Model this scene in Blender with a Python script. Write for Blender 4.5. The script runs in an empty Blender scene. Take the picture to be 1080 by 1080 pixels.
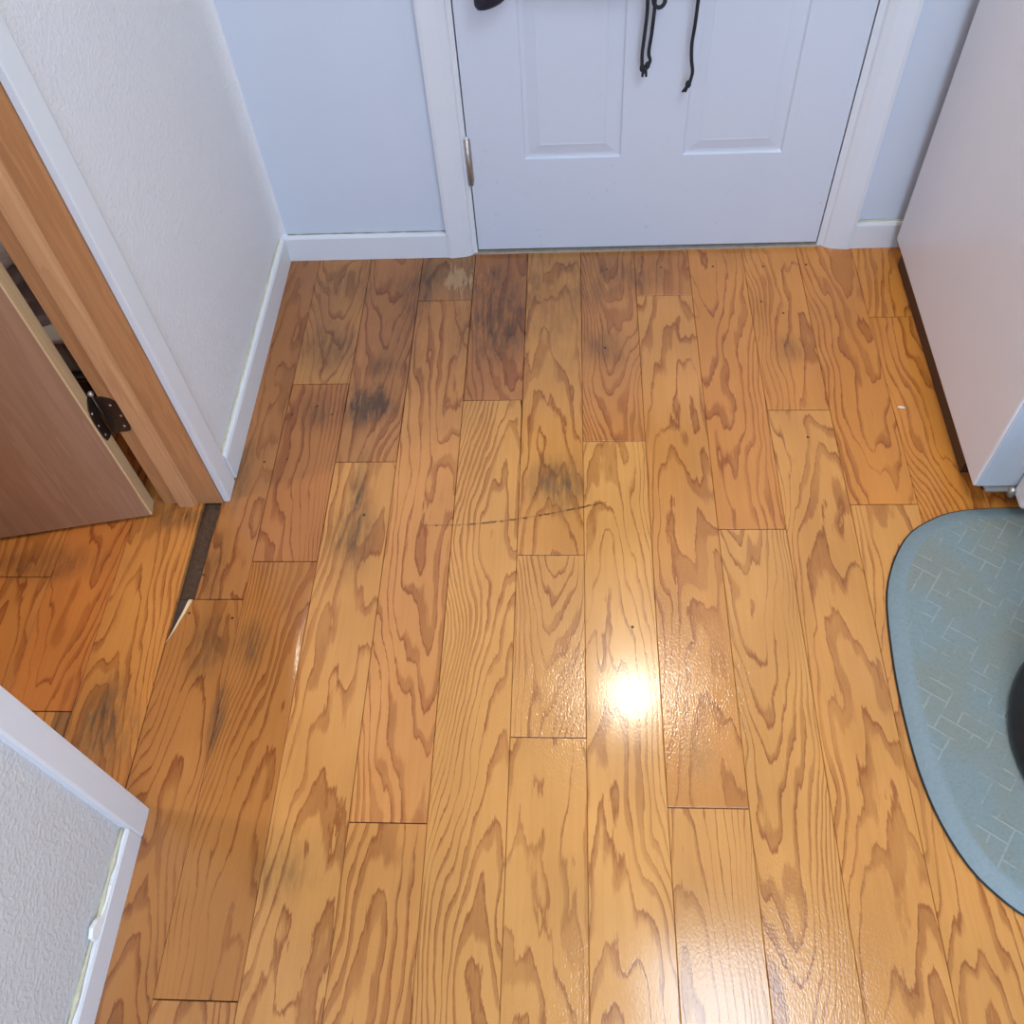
import bpy, bmesh, math, random
from mathutils import Vector, Matrix
random.seed(7)
scene = bpy.context.scene
COL = scene.collection

# ------------------------------------------------------------------ camera
CAM_F, PITCH, YAW, ROLL = 982.32, 0.958988, -0.1152096, -0.0987338
CAM_LOC = Vector((0.74244, 0.0, 1.48753))
cd = bpy.data.cameras.new('camera'); cam = bpy.data.objects.new('camera', cd); COL.objects.link(cam)
cp, sp = math.cos(PITCH), math.sin(PITCH)
Fv = Vector((math.sin(YAW)*cp, math.cos(YAW)*cp, -sp)); Rv = Vector((math.cos(YAW), -math.sin(YAW), 0)); Uv = Rv.cross(Fv)
R2 = math.cos(ROLL)*Rv + math.sin(ROLL)*Uv; U2 = math.cos(ROLL)*Uv - math.sin(ROLL)*Rv
M = Matrix((R2, U2, -Fv)).transposed().to_4x4(); M.translation = CAM_LOC
cam.matrix_world = M
cd.sensor_width = 36.0; cd.lens = CAM_F/1080*36.0; cd.clip_start = 0.02
scene.camera = cam

# ------------------------------------------------------------------ world, light, exposure
world = bpy.data.worlds.new('world'); scene.world = world; world.use_nodes = True
bg = world.node_tree.nodes['Background']; bg.inputs[0].default_value = (0.62, 0.76, 1.0, 1); bg.inputs[1].default_value = 0.6
scene.view_settings.view_transform = 'Standard'; scene.view_settings.look = 'None'
scene.view_settings.gamma = 1.0; scene.view_settings.use_curve_mapping = False
scene.view_settings.exposure = -0.26
CEIL = 2.30
def area(name, loc, target, sx, sy, power, color, shape='RECTANGLE'):
    l = bpy.data.lights.new(name, 'AREA'); l.shape = shape; l.size = sx; l.size_y = sy
    l.energy = power; l.color = color
    o = bpy.data.objects.new(name, l); COL.objects.link(o); o.location = loc
    d = Vector(target)-Vector(loc); o.rotation_euler = d.to_track_quat('-Z', 'Y').to_euler(); return o
# daylight entering through the window in the wall behind the camera
area('window_daylight', (1.25, -2.62, 1.45), (0.7, 1.8, 0.4), 1.3, 1.2, 74, (0.40, 0.62, 1.0))

# ------------------------------------------------------------------ helpers
def link(o, parent=None):
    COL.objects.link(o)
    if parent is not None: o.parent = parent
    return o
def tag(o, label=None, cat=None, group=None, kind=None):
    if label: o['label'] = label
    if cat: o['category'] = cat
    if group: o['group'] = group
    if kind: o['kind'] = kind
    return o
def from_bm(name, bm, mat, parent=None, smooth=False):
    bmesh.ops.recalc_face_normals(bm, faces=bm.faces)
    me = bpy.data.meshes.new(name); bm.to_mesh(me); bm.free()
    if mat: me.materials.append(mat)
    if smooth:
        for p in me.polygons: p.use_smooth = True
    return link(bpy.data.objects.new(name, me), parent)
def add_box(bm, a, b):
    x0, y0, z0 = a; x1, y1, z1 = b
    v = [bm.verts.new(c) for c in ((x0,y0,z0),(x1,y0,z0),(x1,y1,z0),(x0,y1,z0),(x0,y0,z1),(x1,y0,z1),(x1,y1,z1),(x0,y1,z1))]
    for f in ((0,3,2,1),(4,5,6,7),(0,1,5,4),(1,2,6,5),(2,3,7,6),(3,0,4,7)): bm.faces.new([v[i] for i in f])
def box(name, a, b, mat, parent=None, bevel=0.0, seg=2):
    bm = bmesh.new(); add_box(bm, a, b)
    if bevel: bmesh.ops.bevel(bm, geom=bm.edges[:], offset=bevel, segments=seg, affect='EDGES', profile=0.6)
    return from_bm(name, bm, mat, parent)
def boxes(name, lst, mat, parent=None):
    bm = bmesh.new()
    for a, b in lst: add_box(bm, a, b)
    return from_bm(name, bm, mat, parent)
def prism(name, pts, axis, a, b, mat, parent=None, bevel=0.0, smooth=False):
    """outline pts in a plane, extruded along axis from a to b"""
    def P(u, v, w): return {'z': (u, v, w), 'y': (u, w, v), 'x': (w, u, v)}[axis]
    bm = bmesh.new()
    lo = [bm.verts.new(P(u, v, a)) for u, v in pts]; hi = [bm.verts.new(P(u, v, b)) for u, v in pts]
    bm.faces.new(lo); bm.faces.new(hi); n = len(pts)
    for i in range(n): bm.faces.new((lo[i], lo[(i+1) % n], hi[(i+1) % n], hi[i]))
    if bevel: bmesh.ops.bevel(bm, geom=bm.edges[:], offset=bevel, segments=1, affect='EDGES')
    return from_bm(name, bm, mat, parent, smooth)
def rings_mesh(name, rings, mat, parent=None, cap=True, smooth=True):
    bm = bmesh.new(); R = [[bm.verts.new(p) for p in r] for r in rings]; n = len(R[0])
    for a, b in zip(R, R[1:]):
        for i in range(n): bm.faces.new((a[i], a[(i+1) % n], b[(i+1) % n], b[i]))
    if cap: bm.faces.new(R[0]); bm.faces.new(R[-1])
    return from_bm(name, bm, mat, parent, smooth)
def tube(name, pts, radii, mat, parent=None, n=8):
    pts = [Vector(p) for p in pts]
    if not isinstance(radii, (list, tuple)): radii = [radii]*len(pts)
    rings = []
    for i, p in enumerate(pts):
        t = (pts[min(i+1, len(pts)-1)]-pts[max(i-1, 0)]).normalized()
        u = t.cross(Vector((0, 1, 0)));
        if u.length < 1e-3: u = t.cross(Vector((1, 0, 0)))
        u.normalize(); w = t.cross(u)
        rings.append([p + radii[i]*(math.cos(k*2*math.pi/n)*u + math.sin(k*2*math.pi/n)*w) for k in range(n)])
    return rings_mesh(name, rings, mat, parent)
def catmull(pts, sub=6, closed=False):
    out = []; n = len(pts); P = [Vector(p) for p in pts]
    rng = range(n if closed else n-1)
    for i in rng:
        g = (lambda k: P[k % n]) if closed else (lambda k: P[max(0, min(n-1, k))])
        a, b, c, d = g(i-1), g(i), g(i+1), g(i+2)
        for s in range(sub):
            t = s/sub
            out.append(0.5*((2*b)+(c-a)*t+(2*a-5*b+4*c-d)*t*t+(3*b-a-3*c+d)*t**3))
    if not closed: out.append(P[-1])
    return out

# ------------------------------------------------------------------ node helper
class NT:
    def __init__(s, name):
        s.mat = bpy.data.materials.new(name); s.mat.use_nodes = True; s.t = s.mat.node_tree
        s.b = s.t.nodes['Principled BSDF']
    def n(s, typ, **kw):
        nd = s.t.nodes.new(typ)
        for k, v in kw.items(): setattr(nd, k, v)
        return nd
    def put(s, sock, v):
        if isinstance(v, bpy.types.NodeSocket): s.t.links.new(v, sock)
        elif v is not None: sock.default_value = v
    def m(s, op, a, b=None, c=None, clamp=False):
        nd = s.n('ShaderNodeMath', operation=op, use_clamp=clamp)
        for i, v in enumerate((a, b, c)):
            if v is not None: s.put(nd.inputs[i], v)
        return nd.outputs[0]
    def vm(s, op, a, b=None):
        nd = s.n('ShaderNodeVectorMath', operation=op); s.put(nd.inputs[0], a)
        if b is not None: s.put(nd.inputs[1], b)
        return nd.outputs['Value'] if op in ('LENGTH', 'DOT_PRODUCT', 'DISTANCE') else nd.outputs[0]
    def xyz(s, x=0.0, y=0.0, z=0.0):
        nd = s.n('ShaderNodeCombineXYZ')
        for i, v in enumerate((x, y, z)): s.put(nd.inputs[i], v)
        return nd.outputs[0]
    def sep(s, v):
        nd = s.n('ShaderNodeSeparateXYZ'); s.put(nd.inputs[0], v); return nd.outputs
    def noise(s, vec, scale=1.0, detail=2.0, rough=0.5, dist=0.0):
        nd = s.n('ShaderNodeTexNoise'); s.put(nd.inputs['Vector'], vec); nd.inputs['Scale'].default_value = scale
        nd.inputs['Detail'].default_value = detail; nd.inputs['Roughness'].default_value = rough; nd.inputs['Distortion'].default_value = dist
        return nd.outputs[0]
    def ramp(s, fac, stops, interp='LINEAR'):
        nd = s.n('ShaderNodeValToRGB'); s.put(nd.inputs[0], fac); cr = nd.color_ramp; cr.interpolation = interp
        while len(cr.elements) < len(stops): cr.elements.new(0.5)
        for e, (p, c) in zip(cr.elements, stops):
            e.position = p; e.color = (c, c, c, 1) if not isinstance(c, (tuple, list)) else (*c, 1)
        return nd.outputs[0]
    def mix(s, fac, a, b, blend='MIX'):
        nd = s.n('ShaderNodeMix', data_type='RGBA', blend_type=blend); s.put(nd.inputs[0], fac)
        for k, v in ((6, a), (7, b)):
            s.put(nd.inputs[k], (*v, 1) if isinstance(v, (tuple, list)) and len(v) == 3 else v)
        return nd.outputs[2]
    def mapr(s, v, a, b, c=0.0, d=1.0, kind='SMOOTHSTEP'):
        nd = s.n('ShaderNodeMapRange', interpolation_type=kind); s.put(nd.inputs[0], v)
        for i, q in enumerate((a, b, c, d)): s.put(nd.inputs[i+1], q)
        return nd.outputs[0]
    def bump(s, h, strength=0.3, dist=0.001):
        nd = s.n('ShaderNodeBump'); nd.inputs['Strength'].default_value = strength; nd.inputs['Distance'].default_value = dist
        s.put(nd.inputs['Height'], h); s.put(s.b.inputs['Normal'], nd.outputs[0]); return nd
    def done(s, color=None, rough=0.5, metal=0.0, spec=None, coat=None):
        if color is not None: s.put(s.b.inputs['Base Color'], (*color, 1) if isinstance(color, tuple) and len(color) == 3 else color)
        s.put(s.b.inputs['Roughness'], rough); s.b.inputs['Metallic'].default_value = metal
        if spec is not None: s.b.inputs['Specular IOR Level'].default_value = spec
        if coat is not None: s.b.inputs['Coat Weight'].default_value = coat[0]; s.b.inputs['Coat Roughness'].default_value = coat[1]
        return s.mat
def plain(name, color, rough=0.5, metal=0.0, var=0.06, scale=30.0, bump=0.0, spec=None):
    t = NT(name); tc = t.n('ShaderNodeTexCoord').outputs['Object']
    nz = t.noise(tc, scale, 3.0, 0.6)
    c2 = tuple(max(0.0, c*(1-2*var)) for c in color); c1 = tuple(min(1.0, c*(1+var)) for c in color)
    col = t.mix(nz, c2, c1)
    if bump: t.bump(nz, bump, 0.002)
    return t.done(col, rough, metal, spec)

# ------------------------------------------------------------------ materials
STAINS = [[0.187,1.497,0.06,0.076,0.55],[0.303,1.316,0.054,0.062,1.2],[0.32,1.421,0.032,0.035,0.6],[0.313,1.085,0.02,0.084,0.6],
 [0.313,0.993,0.045,0.10,0.6],[0.191,1.307,0.04,0.06,0.5],[0.561,1.564,0.085,0.13,0.75],[0.709,1.105,0.056,0.065,0.75],
 [0.712,1.59,0.08,0.162,0.3],[0.817,1.483,0.046,0.065,0.5],[0.823,1.70,0.077,0.09,0.45],[0.429,1.728,0.102,0.061,0.4],
 [0.377,1.663,0.041,0.083,0.45],[0.933,1.712,0.055,0.06,0.35],[-0.071,0.574,0.06,0.065,0.7],[-0.075,0.644,0.035,0.05,0.5],
 [-0.274,0.92,0.12,0.04,0.5],[-0.03,1.029,0.055,0.03,0.8],[0.06,1.147,0.025,0.10,0.6],[0.085,0.747,0.04,0.065,0.55],
 [0.16,0.747,0.03,0.05,0.5],[0.127,0.602,0.014,0.065,0.7],[0.285,0.348,0.045,0.04,0.4],[1.212,1.465,0.036,0.04,0.45],
 [0.942,0.562,0.031,0.049,0.25],[0.055,0.93,0.025,0.10,0.4],[0.214,1.701,0.115,0.085,0.35],[0.349,1.508,0.086,0.156,0.25],
 [0.60,1.72,0.16,0.07,0.35]]
def oak_floor():
    t = NT('oak_plank_varnished')
    ob = t.n('ShaderNodeTexCoord').outputs['Object']; X, Y, Z = t.sep(ob)
    at = lambda nm: t.n('ShaderNodeAttribute', attribute_type='OBJECT', attribute_name=nm)
    seed = at('seed').outputs['Fac']; gx0, gA, gB = t.sep(at('grain').outputs['Vector']); tone = at('tone').outputs['Color']
    sx = t.m('MULTIPLY', seed, 17.3)
    # slow wander of the pith line along the plank, then nested parabolas = cathedral figure
    wander = t.noise(t.xyz(sx, t.m('MULTIPLY', Y, 2.2), seed), 1.0, 1.0)
    xc = t.m('SUBTRACT', t.m('SUBTRACT', X, gx0), t.m('MULTIPLY', t.m('SUBTRACT', wander, 0.5), 0.13))
    par = t.m('MULTIPLY', t.m('MULTIPLY', xc, xc), gA)
    big = t.noise(t.xyz(t.m('MULTIPLY', X, 15.0), t.m('MULTIPLY', Y, 3.6), sx), 1.0, 2.0, 0.5)
    jag = t.noise(t.xyz(t.m('MULTIPLY', X, 95.0), t.m('MULTIPLY', Y, 13.0), sx), 1.0, 4.0, 0.70)
    h = t.m('ADD', par, t.m('MULTIPLY', Y, gB))
    h = t.m('ADD', h, t.m('MULTIPLY', t.m('SUBTRACT', big, 0.5), 4.6))
    h = t.m('ADD', h, t.m('MULTIPLY', t.m('SUBTRACT', jag, 0.5), 0.62))
    fr = t.m('FRACT', h)
    wn = t.noise(t.xyz(t.m('MULTIPLY', X, 18.0), t.m('MULTIPLY', Y, 4.0), t.m('ADD', sx, 9.1)), 1.0, 2.0)
    start = t.m('ADD', 0.57, t.m('MULTIPLY', t.m('SUBTRACT', wn, 0.5), 1.7))
    rise = t.mapr(fr, start, t.m('ADD', start, 0.20))
    fall = t.mapr(fr, 0.93, 1.0, 1.0, 0.0)
    band = t.m('MULTIPLY', rise, fall)
    line = t.m('MULTIPLY', t.mapr(fr, 0.80, 0.94), fall)
    pores = t.noise(t.xyz(t.m('MULTIPLY', X, 900.0), t.m('MULTIPLY', Y, 38.0), sx), 1.0, 2.0, 0.6)
    fine = t.noise(t.xyz(t.m('MULTIPLY', X, 160.0), t.m('MULTIPLY', Y, 5.0), sx), 1.0, 3.0, 0.6)
    amt = t.m('ADD', t.m('MULTIPLY', band, 0.52), t.m('MULTIPLY', line, 0.42))
    fade = t.noise(t.xyz(t.m('MULTIPLY', X, 12.0), t.m('MULTIPLY', Y, 5.0), t.m('ADD', sx, 5.7)), 1.0, 2.0)
    amt = t.m('MULTIPLY', amt, t.mapr(fade, 0.30, 0.62, 0.70, 1.30))
    amt = t.m('MULTIPLY', amt, t.m('ADD', 0.45, t.m('MULTIPLY', pores, 1.0)), clamp=True)
    col = t.mix(amt, (0.595, 0.290, 0.089), (0.305, 0.110, 0.033))
    col = t.mix(t.m('MULTIPLY', t.mapr(fine, 0.35, 0.7), 0.22), col, (0.50, 0.20, 0.05))
    cloud = t.noise(t.xyz(t.m('MULTIPLY', X, 9.0), t.m('MULTIPLY', Y, 4.0), t.m('ADD', sx, 3.3)), 1.0, 2.0)
    col = t.mix(1.0, col, t.ramp(cloud, [(0.25, (0.86, 0.82, 0.78)), (0.75, (1.06, 1.05, 1.03))]), 'MULTIPLY')
    col = t.mix(1.0, col, tone, 'MULTIPLY')
    # water stains with outlines of their own, fixed to places on the floor
    P = t.n('ShaderNodeNewGeometry').outputs['Position']; px, py, pz = t.sep(P)
    wob = t.noise(t.vm('MULTIPLY', P, (22.0, 9.0, 1.0)), 1.0, 3.0, 0.6)
    streak = t.noise(t.vm('MULTIPLY', P, (110.0, 16.0, 1.0)), 1.0, 3.0, 0.65)
    tot = None
    for (cx, cy, rx, ry, s) in STAINS:
        d = t.vm('LENGTH', t.vm('MULTIPLY', t.vm('SUBTRACT', P, (cx, cy, 0.0)), (1/rx, 1/ry, 0.0)))
        d = t.m('ADD', d, t.m('MULTIPLY', t.m('SUBTRACT', wob, 0.5), 1.2))
        v = t.mapr(d, 0.05, 1.55, s, 0.0)
        tot = v if tot is None else t.m('ADD', tot, v)
    tot = t.m('MULTIPLY', tot, t.m('ADD', 0.30, t.m('MULTIPLY', t.mapr(streak, 0.3, 0.68), 0.85)))
    tot = t.m('MINIMUM', tot, 0.86)
    col = t.mix(tot, col, (0.056, 0.034, 0.019))
    # old water greying by the door and the left wall
    gd = t.vm('LENGTH', t.vm('MULTIPLY', t.vm('SUBTRACT', P, (0.40, 1.72, 0.0)), (1/0.62, 1/0.50, 0.0)))
    gd = t.m('ADD', gd, t.m('MULTIPLY', t.m('SUBTRACT', wob, 0.5), 0.5))
    grey = t.mapr(gd, 0.25, 1.15, 0.62, 0.0)
    col = t.mix(grey, col, t.mix(1.0, col, (0.60, 0.56, 0.66), 'MULTIPLY'))
    # scraped pale patch
    sd = t.vm('LENGTH', t.vm('MULTIPLY', t.vm('SUBTRACT', P, (0.470, 1.712, 0.0)), (1/0.030, 1/0.045, 0.0)))
    sd = t.m('ADD', sd, t.m('MULTIPLY', t.m('SUBTRACT', streak, 0.5), 5.5))
    col = t.mix(t.mapr(sd, 0.5, 1.1, 0.40, 0.0), col, (0.46, 0.33, 0.18))
    # dashed surface crack
    cy = t.m('ADD', 1.006, t.m('MULTIPLY', t.m('POWER', t.m('MAXIMUM', t.m('SUBTRACT', px, 0.50), 0.0), 1.6), 0.36))
    cy = t.m('ADD', cy, t.m('MULTIPLY', t.m('SUBTRACT', t.noise(t.xyz(t.m('MULTIPLY', px, 90.0)), 1.0, 2.0), 0.5), 0.006))
    dc = t.m('ABSOLUTE', t.m('SUBTRACT', py, cy))
    dash = t.mapr(t.noise(t.xyz(t.m('MULTIPLY', px, 75.0), 4.4), 1.0, 1.0), 0.42, 0.56)
    ins = t.m('MULTIPLY', t.mapr(px, 0.445, 0.47), t.mapr(px, 0.77, 0.82, 1.0, 0.0))
    cr = t.m('MULTIPLY', t.m('MULTIPLY', t.mapr(dc, 0.0012, 0.0028, 0.8, 0.0), ins), t.m('ADD', 0.30, t.m('MULTIPLY', dash, 0.7)))
    col = t.mix(cr, col, (0.06, 0.028, 0.012))
    # satin varnish with orange peel
    peel = t.noise(t.vm('MULTIPLY', P, (1.0, 0.5, 1.0)), 360.0, 1.0, 0.5)
    peel = t.m('MULTIPLY', t.m('SUBTRACT', peel, 0.5), at('peel').outputs['Fac'])
    wave = t.noise(P, 16.0, 1.0, 0.5)
    hh = t.m('ADD', t.m('MULTIPLY', peel, 0.66), t.m('MULTIPLY', wave, 0.22))
    hh = t.m('SUBTRACT', hh, t.m('MULTIPLY', amt, 0.05))
    t.bump(hh, 0.34, 0.0016)
    rough = t.m('ADD', 0.15, t.m('MULTIPLY', tot, 0.25))
    return t.done(col, rough, 0.0, 0.5)
def wood(name, light, dark, axis='z', rough=0.45, freq=9.0):
    t = NT(name); ob = t.n('ShaderNodeTexCoord').outputs['Object']
    sc = {'z': (34.0, 34.0, 2.0), 'y': (34.0, 2.0, 34.0)}[axis]
    v = t.vm('MULTIPLY', ob, sc); a = t.noise(v, 1.0, 3.0, 0.6, 0.3); b = t.noise(v, 7.0, 2.0, 0.6)
    k = t.m('FRACT', t.m('MULTIPLY', a, freq*0.6)); k = t.mapr(k, 0.35, 0.95)
    k = t.m('ADD', t.m('MULTIPLY', k, 0.45), t.m('MULTIPLY', b, 0.5), clamp=True)
    t.bump(b, 0.1, 0.001)
    return t.done(t.mix(k, light, dark), rough)
def wall_paint(name, color, bumpy=0.35):
    t = NT(name); P = t.n('ShaderNodeNewGeometry').outputs['Position']
    a = t.noise(P, 150.0, 2.0, 0.5); bl = t.mapr(a, 0.42, 0.68); c = t.noise(P, 6.0, 3.0, 0.6)
    mk = t.mapr(t.noise(P, 55.0, 2.0, 0.7), 0.745, 0.78)
    col = t.mix(c, tuple(q*0.96 for q in color), color)
    col = t.mix(t.m('MULTIPLY', mk, 0.35), col, (0.35, 0.33, 0.30))
    t.bump(bl, bumpy, 0.0015)
    return t.done(col, 0.6)
def trim_paint(name, color):
    t = NT(name); P = t.n('ShaderNodeNewGeometry').outputs['Position']
    c = t.noise(P, 18.0, 4.0, 0.7); g = t.mapr(c, 0.70, 0.85)
    col = t.mix(t.m('MULTIPLY', g, 0.30), color, (0.52, 0.47, 0.36))
    t.bump(t.noise(P, 60.0, 2.0), 0.12, 0.001)
    return t.done(col, 0.42)
def door_paint():
    t = NT('entry_door_white_paint'); P = t.n('ShaderNodeNewGeometry').outputs['Position']
    sm = t.noise(P, 26.0, 4.0, 0.75); x, y, z = t.sep(P)
    low = t.mapr(z, 0.05, 0.45, 1.0, 0.15)
    k = t.m('MULTIPLY', t.mapr(sm, 0.63, 0.73), low)
    col = t.mix(t.m('MULTIPLY', k, 0.45), (0.60, 0.63, 0.69), (0.26, 0.26, 0.25))
    t.bump(t.noise(t.vm('MULTIPLY', P, (140.0, 1.0, 14.0)), 1.0, 3.0), 0.10, 0.001)
    return t.done(col, 0.34)
def mat_foam():
    t = NT('mat_blue_grey_foam'); ob = t.n('ShaderNodeTexCoord').outputs['Object']
    mp = t.n('ShaderNodeMapping'); t.put(mp.inputs[0], ob); mp.inputs['Rotation'].default_value = (0, 0, 0.62)
    mp.inputs['Scale'].default_value = (37.0, 37.0, 1.0); u, v, _ = t.sep(mp.outputs[0])
    iu, iv = t.m('FLOOR', u), t.m('FLOOR', v); fu, fv = t.m('FRACT', u), t.m('FRACT', v)
    k = t.m('FLOORED_MODULO', t.m('ADD', t.m('SUBTRACT', iu, iv), 0.01), 4.0)
    def edge(d, skip):
        near = t.mapr(d, 0.03, 0.085, 1.0, 0.0); on = t.m('SUBTRACT', 1.0, t.m('COMPARE', k, float(skip), 0.3)); return t.m('MULTIPLY', near, on)
    f = t.m('MAXIMUM', edge(fu, 1), edge(t.m('SUBTRACT', 1.0, fu), 0))
    f = t.m('MAXIMUM', f, t.m('MAXIMUM', edge(fv, 2), edge(t.m('SUBTRACT', 1.0, fv), 3)))
    worn = t.noise(ob, 26.0, 3.0, 0.6); f = t.m('MULTIPLY', f, t.mapr(worn, 0.42, 0.60))
    blot = t.noise(ob, 7.0, 3.0, 0.6); spk = t.noise(ob, 190.0, 2.0, 0.7)
    col = t.mix(t.mapr(blot, 0.38, 0.66), (0.182, 0.232, 0.232), (0.196, 0.214, 0.184))
    col = t.mix(t.m('MULTIPLY', t.mapr(spk, 0.45, 0.75), 0.35), col, (0.10, 0.13, 0.135))
    col = t.mix(t.m('MULTIPLY', f, 0.26), col, (0.44, 0.47, 0.44))
    t.bump(t.m('ADD', t.m('MULTIPLY', f, 0.8), t.m('MULTIPLY', spk, 0.35)), 0.5, 0.0015)
    return t.done(col, 0.55)

M_OAK = oak_floor()
M_SUB = plain('subfloor_dark_wood', (0.075, 0.048, 0.033), 0.8, var=0.35, scale=45, bump=0.4)
M_RAW = wood('splintered_raw_wood', (0.82, 0.66, 0.44), (0.62, 0.43, 0.24), 'y', 0.6)
M_WALL = wall_paint('wall_textured_white', (0.70, 0.695, 0.705))
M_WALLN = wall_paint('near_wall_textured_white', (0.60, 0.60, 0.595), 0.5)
M_SMOOTH = wall_paint('wall_far_smooth_white', (0.60, 0.635, 0.70), 0.05)
M_CEIL = wall_paint('ceiling_white', (0.78, 0.78, 0.77), 0.5)
M_TRIM = trim_paint('trim_white_gloss', (0.68, 0.685, 0.70))
M_DOOR = door_paint()
M_JAMB = wood('jamb_stained_wood', (0.50, 0.235, 0.095), (0.385, 0.160, 0.060))
M_STOP = wood('door_stop_wood', (0.60, 0.315, 0.145), (0.48, 0.225, 0.092))
M_LAUAN = wood('lauan_door_veneer', (0.400, 0.220, 0.130), (0.310, 0.155, 0.088), 'z', 0.5, 6.0)
M_PINE = wood('pale_pine_edge', (0.72, 0.53, 0.30), (0.60, 0.41, 0.21))
M_BRONZE = plain('aged_bronze', (0.085, 0.058, 0.042), 0.38, 0.75, 0.25, 120, 0.15)
M_STEEL = plain('worn_steel', (0.55, 0.50, 0.46), 0.35, 0.85, 0.15, 200)
M_BLACK = plain('black_plastic', (0.012, 0.013, 0.015), 0.32, 0, 0.2, 60)
M_RUBBER = plain('black_rubber', (0.010, 0.010, 0.011), 0.7)
M_CORD = plain('dark_braided_cord', (0.016, 0.020, 0.026), 0.75, 0, 0.3, 700, 0.6)
M_NAVY = plain('navy_nylon_cloth', (0.008, 0.010, 0.026), 0.6, 0, 0.25, 40, 0.2)
M_APPL = plain('white_enamel', (0.74, 0.72, 0.76), 0.28, 0, 0.02, 8)
M_APPF = plain('appliance_front_cool_lit', (0.52, 0.57, 0.64), 0.25, 0, 0.02, 8)  # bluer copy of the enamel, cool light on the front put into the colour
M_DARK = plain('dark_recess', (0.03, 0.026, 0.024), 0.8)
M_CAULK = plain('yellowed_caulk', (0.60, 0.56, 0.40), 0.6, 0, 0.18, 90, 0.3)
M_CHIP = plain('white_paint_chip', (0.88, 0.88, 0.85), 0.5, 0, 0.02, 60)
M_NAIL = plain('nail_head', (0.10, 0.05, 0.025), 0.5, 0.4, 0.2, 300)
M_THRESH = plain('threshold_worn_metal', (0.52, 0.44, 0.35), 0.5, 0.2, 0.25, 60, 0.3)
M_MAT = mat_foam()
M_MATB = plain('mat_border_lit', (0.188, 0.245, 0.262), 0.5, 0, 0.12, 160, 0.3)  # light caught by the sloped border is put into this colour
M_GREYB = plain('grey_plastic', (0.24, 0.22, 0.24), 0.5)
M_LILAC = plain('lilac_grey_towel', (0.50, 0.44, 0.49), 0.9, 0, 0.25, 60, 0.8)
M_CRUMB = plain('pale_crumb', (0.80, 0.62, 0.48), 0.7)

# ------------------------------------------------------------------ room shell
W = 0.127
XL, YF = 0.042, 1.802            # hall side of left wall, hall side of the far wall
OP0, OP1 = 0.454, 1.061          # side doorway, near and far jamb faces
XR, YB, XS = 2.45, -2.55, -1.35  # right wall, wall behind the camera, far wall of the side room
floor = boxes('floor', [((XS-0.1, YB-0.1, -0.06), (XR+0.1, YF+0.2, -0.0105))], M_SUB)
tag(floor, 'varnished oak plank floor with dark water stains and a missing strip', 'floor', kind='structure')
ceil = boxes('ceiling', [((XS-0.1, YB-0.1, CEIL), (XR+0.1, YF+0.2, CEIL+0.08))], M_CEIL); tag(ceil, 'white textured ceiling above the entry', 'ceiling', kind='structure')
DX0, DX1 = 0.5165, 1.3155        # entry door
far = boxes('wall_far', [((XL-0.12, YF, -0.0105), (0.497, YF+0.12, CEIL)), ((1.335, YF, -0.0105), (XR+0.1, YF+0.12, CEIL)), ((0.497, YF, 2.06), (1.335, YF+0.12, CEIL))], M_SMOOTH)
tag(far, 'smooth white wall around the entry door', 'wall', kind='structure')
wl = boxes('wall_left', [((-0.078, OP1+0.018, -0.0105), (XL, YF, CEIL)), ((-0.078, OP0-0.018, 2.06), (XL, OP1+0.018, CEIL))], M_WALL)
tag(wl, 'white textured wall between the wooden door frame and entry wall', 'wall', kind='structure')
fil = [(XL, YF)] + [(XL+0.016*(1-math.sin(a)), YF-0.050*(1-math.cos(a))) for a in [k*math.pi/16 for k in range(9)]]
prism('corner_fillet', fil, 'z', 0.0, CEIL, M_WALL, wl, smooth=False)
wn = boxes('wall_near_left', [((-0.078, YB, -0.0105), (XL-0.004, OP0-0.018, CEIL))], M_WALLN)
tag(wn, 'rough textured white wall in the bottom left corner', 'wall', kind='structure')
wr = boxes('wall_right', [((XR, YB, -0.0105), (XR+0.1, YF, CEIL))], M_WALL); tag(wr, 'white wall on the right behind the appliance', 'wall', kind='structure')
WX0, WX1, WZ0, WZ1 = 0.55, 1.95, 0.8, 2.05
wb = boxes('wall_behind', [((XS-0.1, YB-0.1, -0.0105), (WX0, YB, CEIL)), ((WX1, YB-0.1, -0.0105), (XR+0.1, YB, CEIL)), ((WX0, YB-0.1, -0.0105), (WX1, YB, WZ0)), ((WX0, YB-0.1, WZ1), (WX1, YB, CEIL))], M_WALL)
tag(wb, 'white wall behind the viewpoint with a window', 'wall', kind='structure')
fr = boxes('window_1', [((WX0, YB-0.07, WZ0), (WX0+0.05, YB-0.02, WZ1)), ((WX1-0.05, YB-0.07, WZ0), (WX1, YB-0.02, WZ1)), ((WX0, YB-0.07, WZ0), (WX1, YB-0.02, WZ0+0.05)), ((WX0, YB-0.07, WZ1-0.05), (WX1, YB-0.02, WZ1))], M_TRIM)
tag(fr, 'white framed window behind the viewpoint', 'window', kind='structure')
ws = boxes('wall_side_room', [((XS-0.1, YB, -0.0105), (XS, YF, CEIL)), ((XS, YF, -0.0105), (XL-0.12, YF+0.12, CEIL)), ((XS, -0.75, -0.0105), (-0.078, -0.65, CEIL))], M_WALL)
tag(ws, 'white walls of the side room behind the brown door', 'wall', kind='structure')

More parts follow.
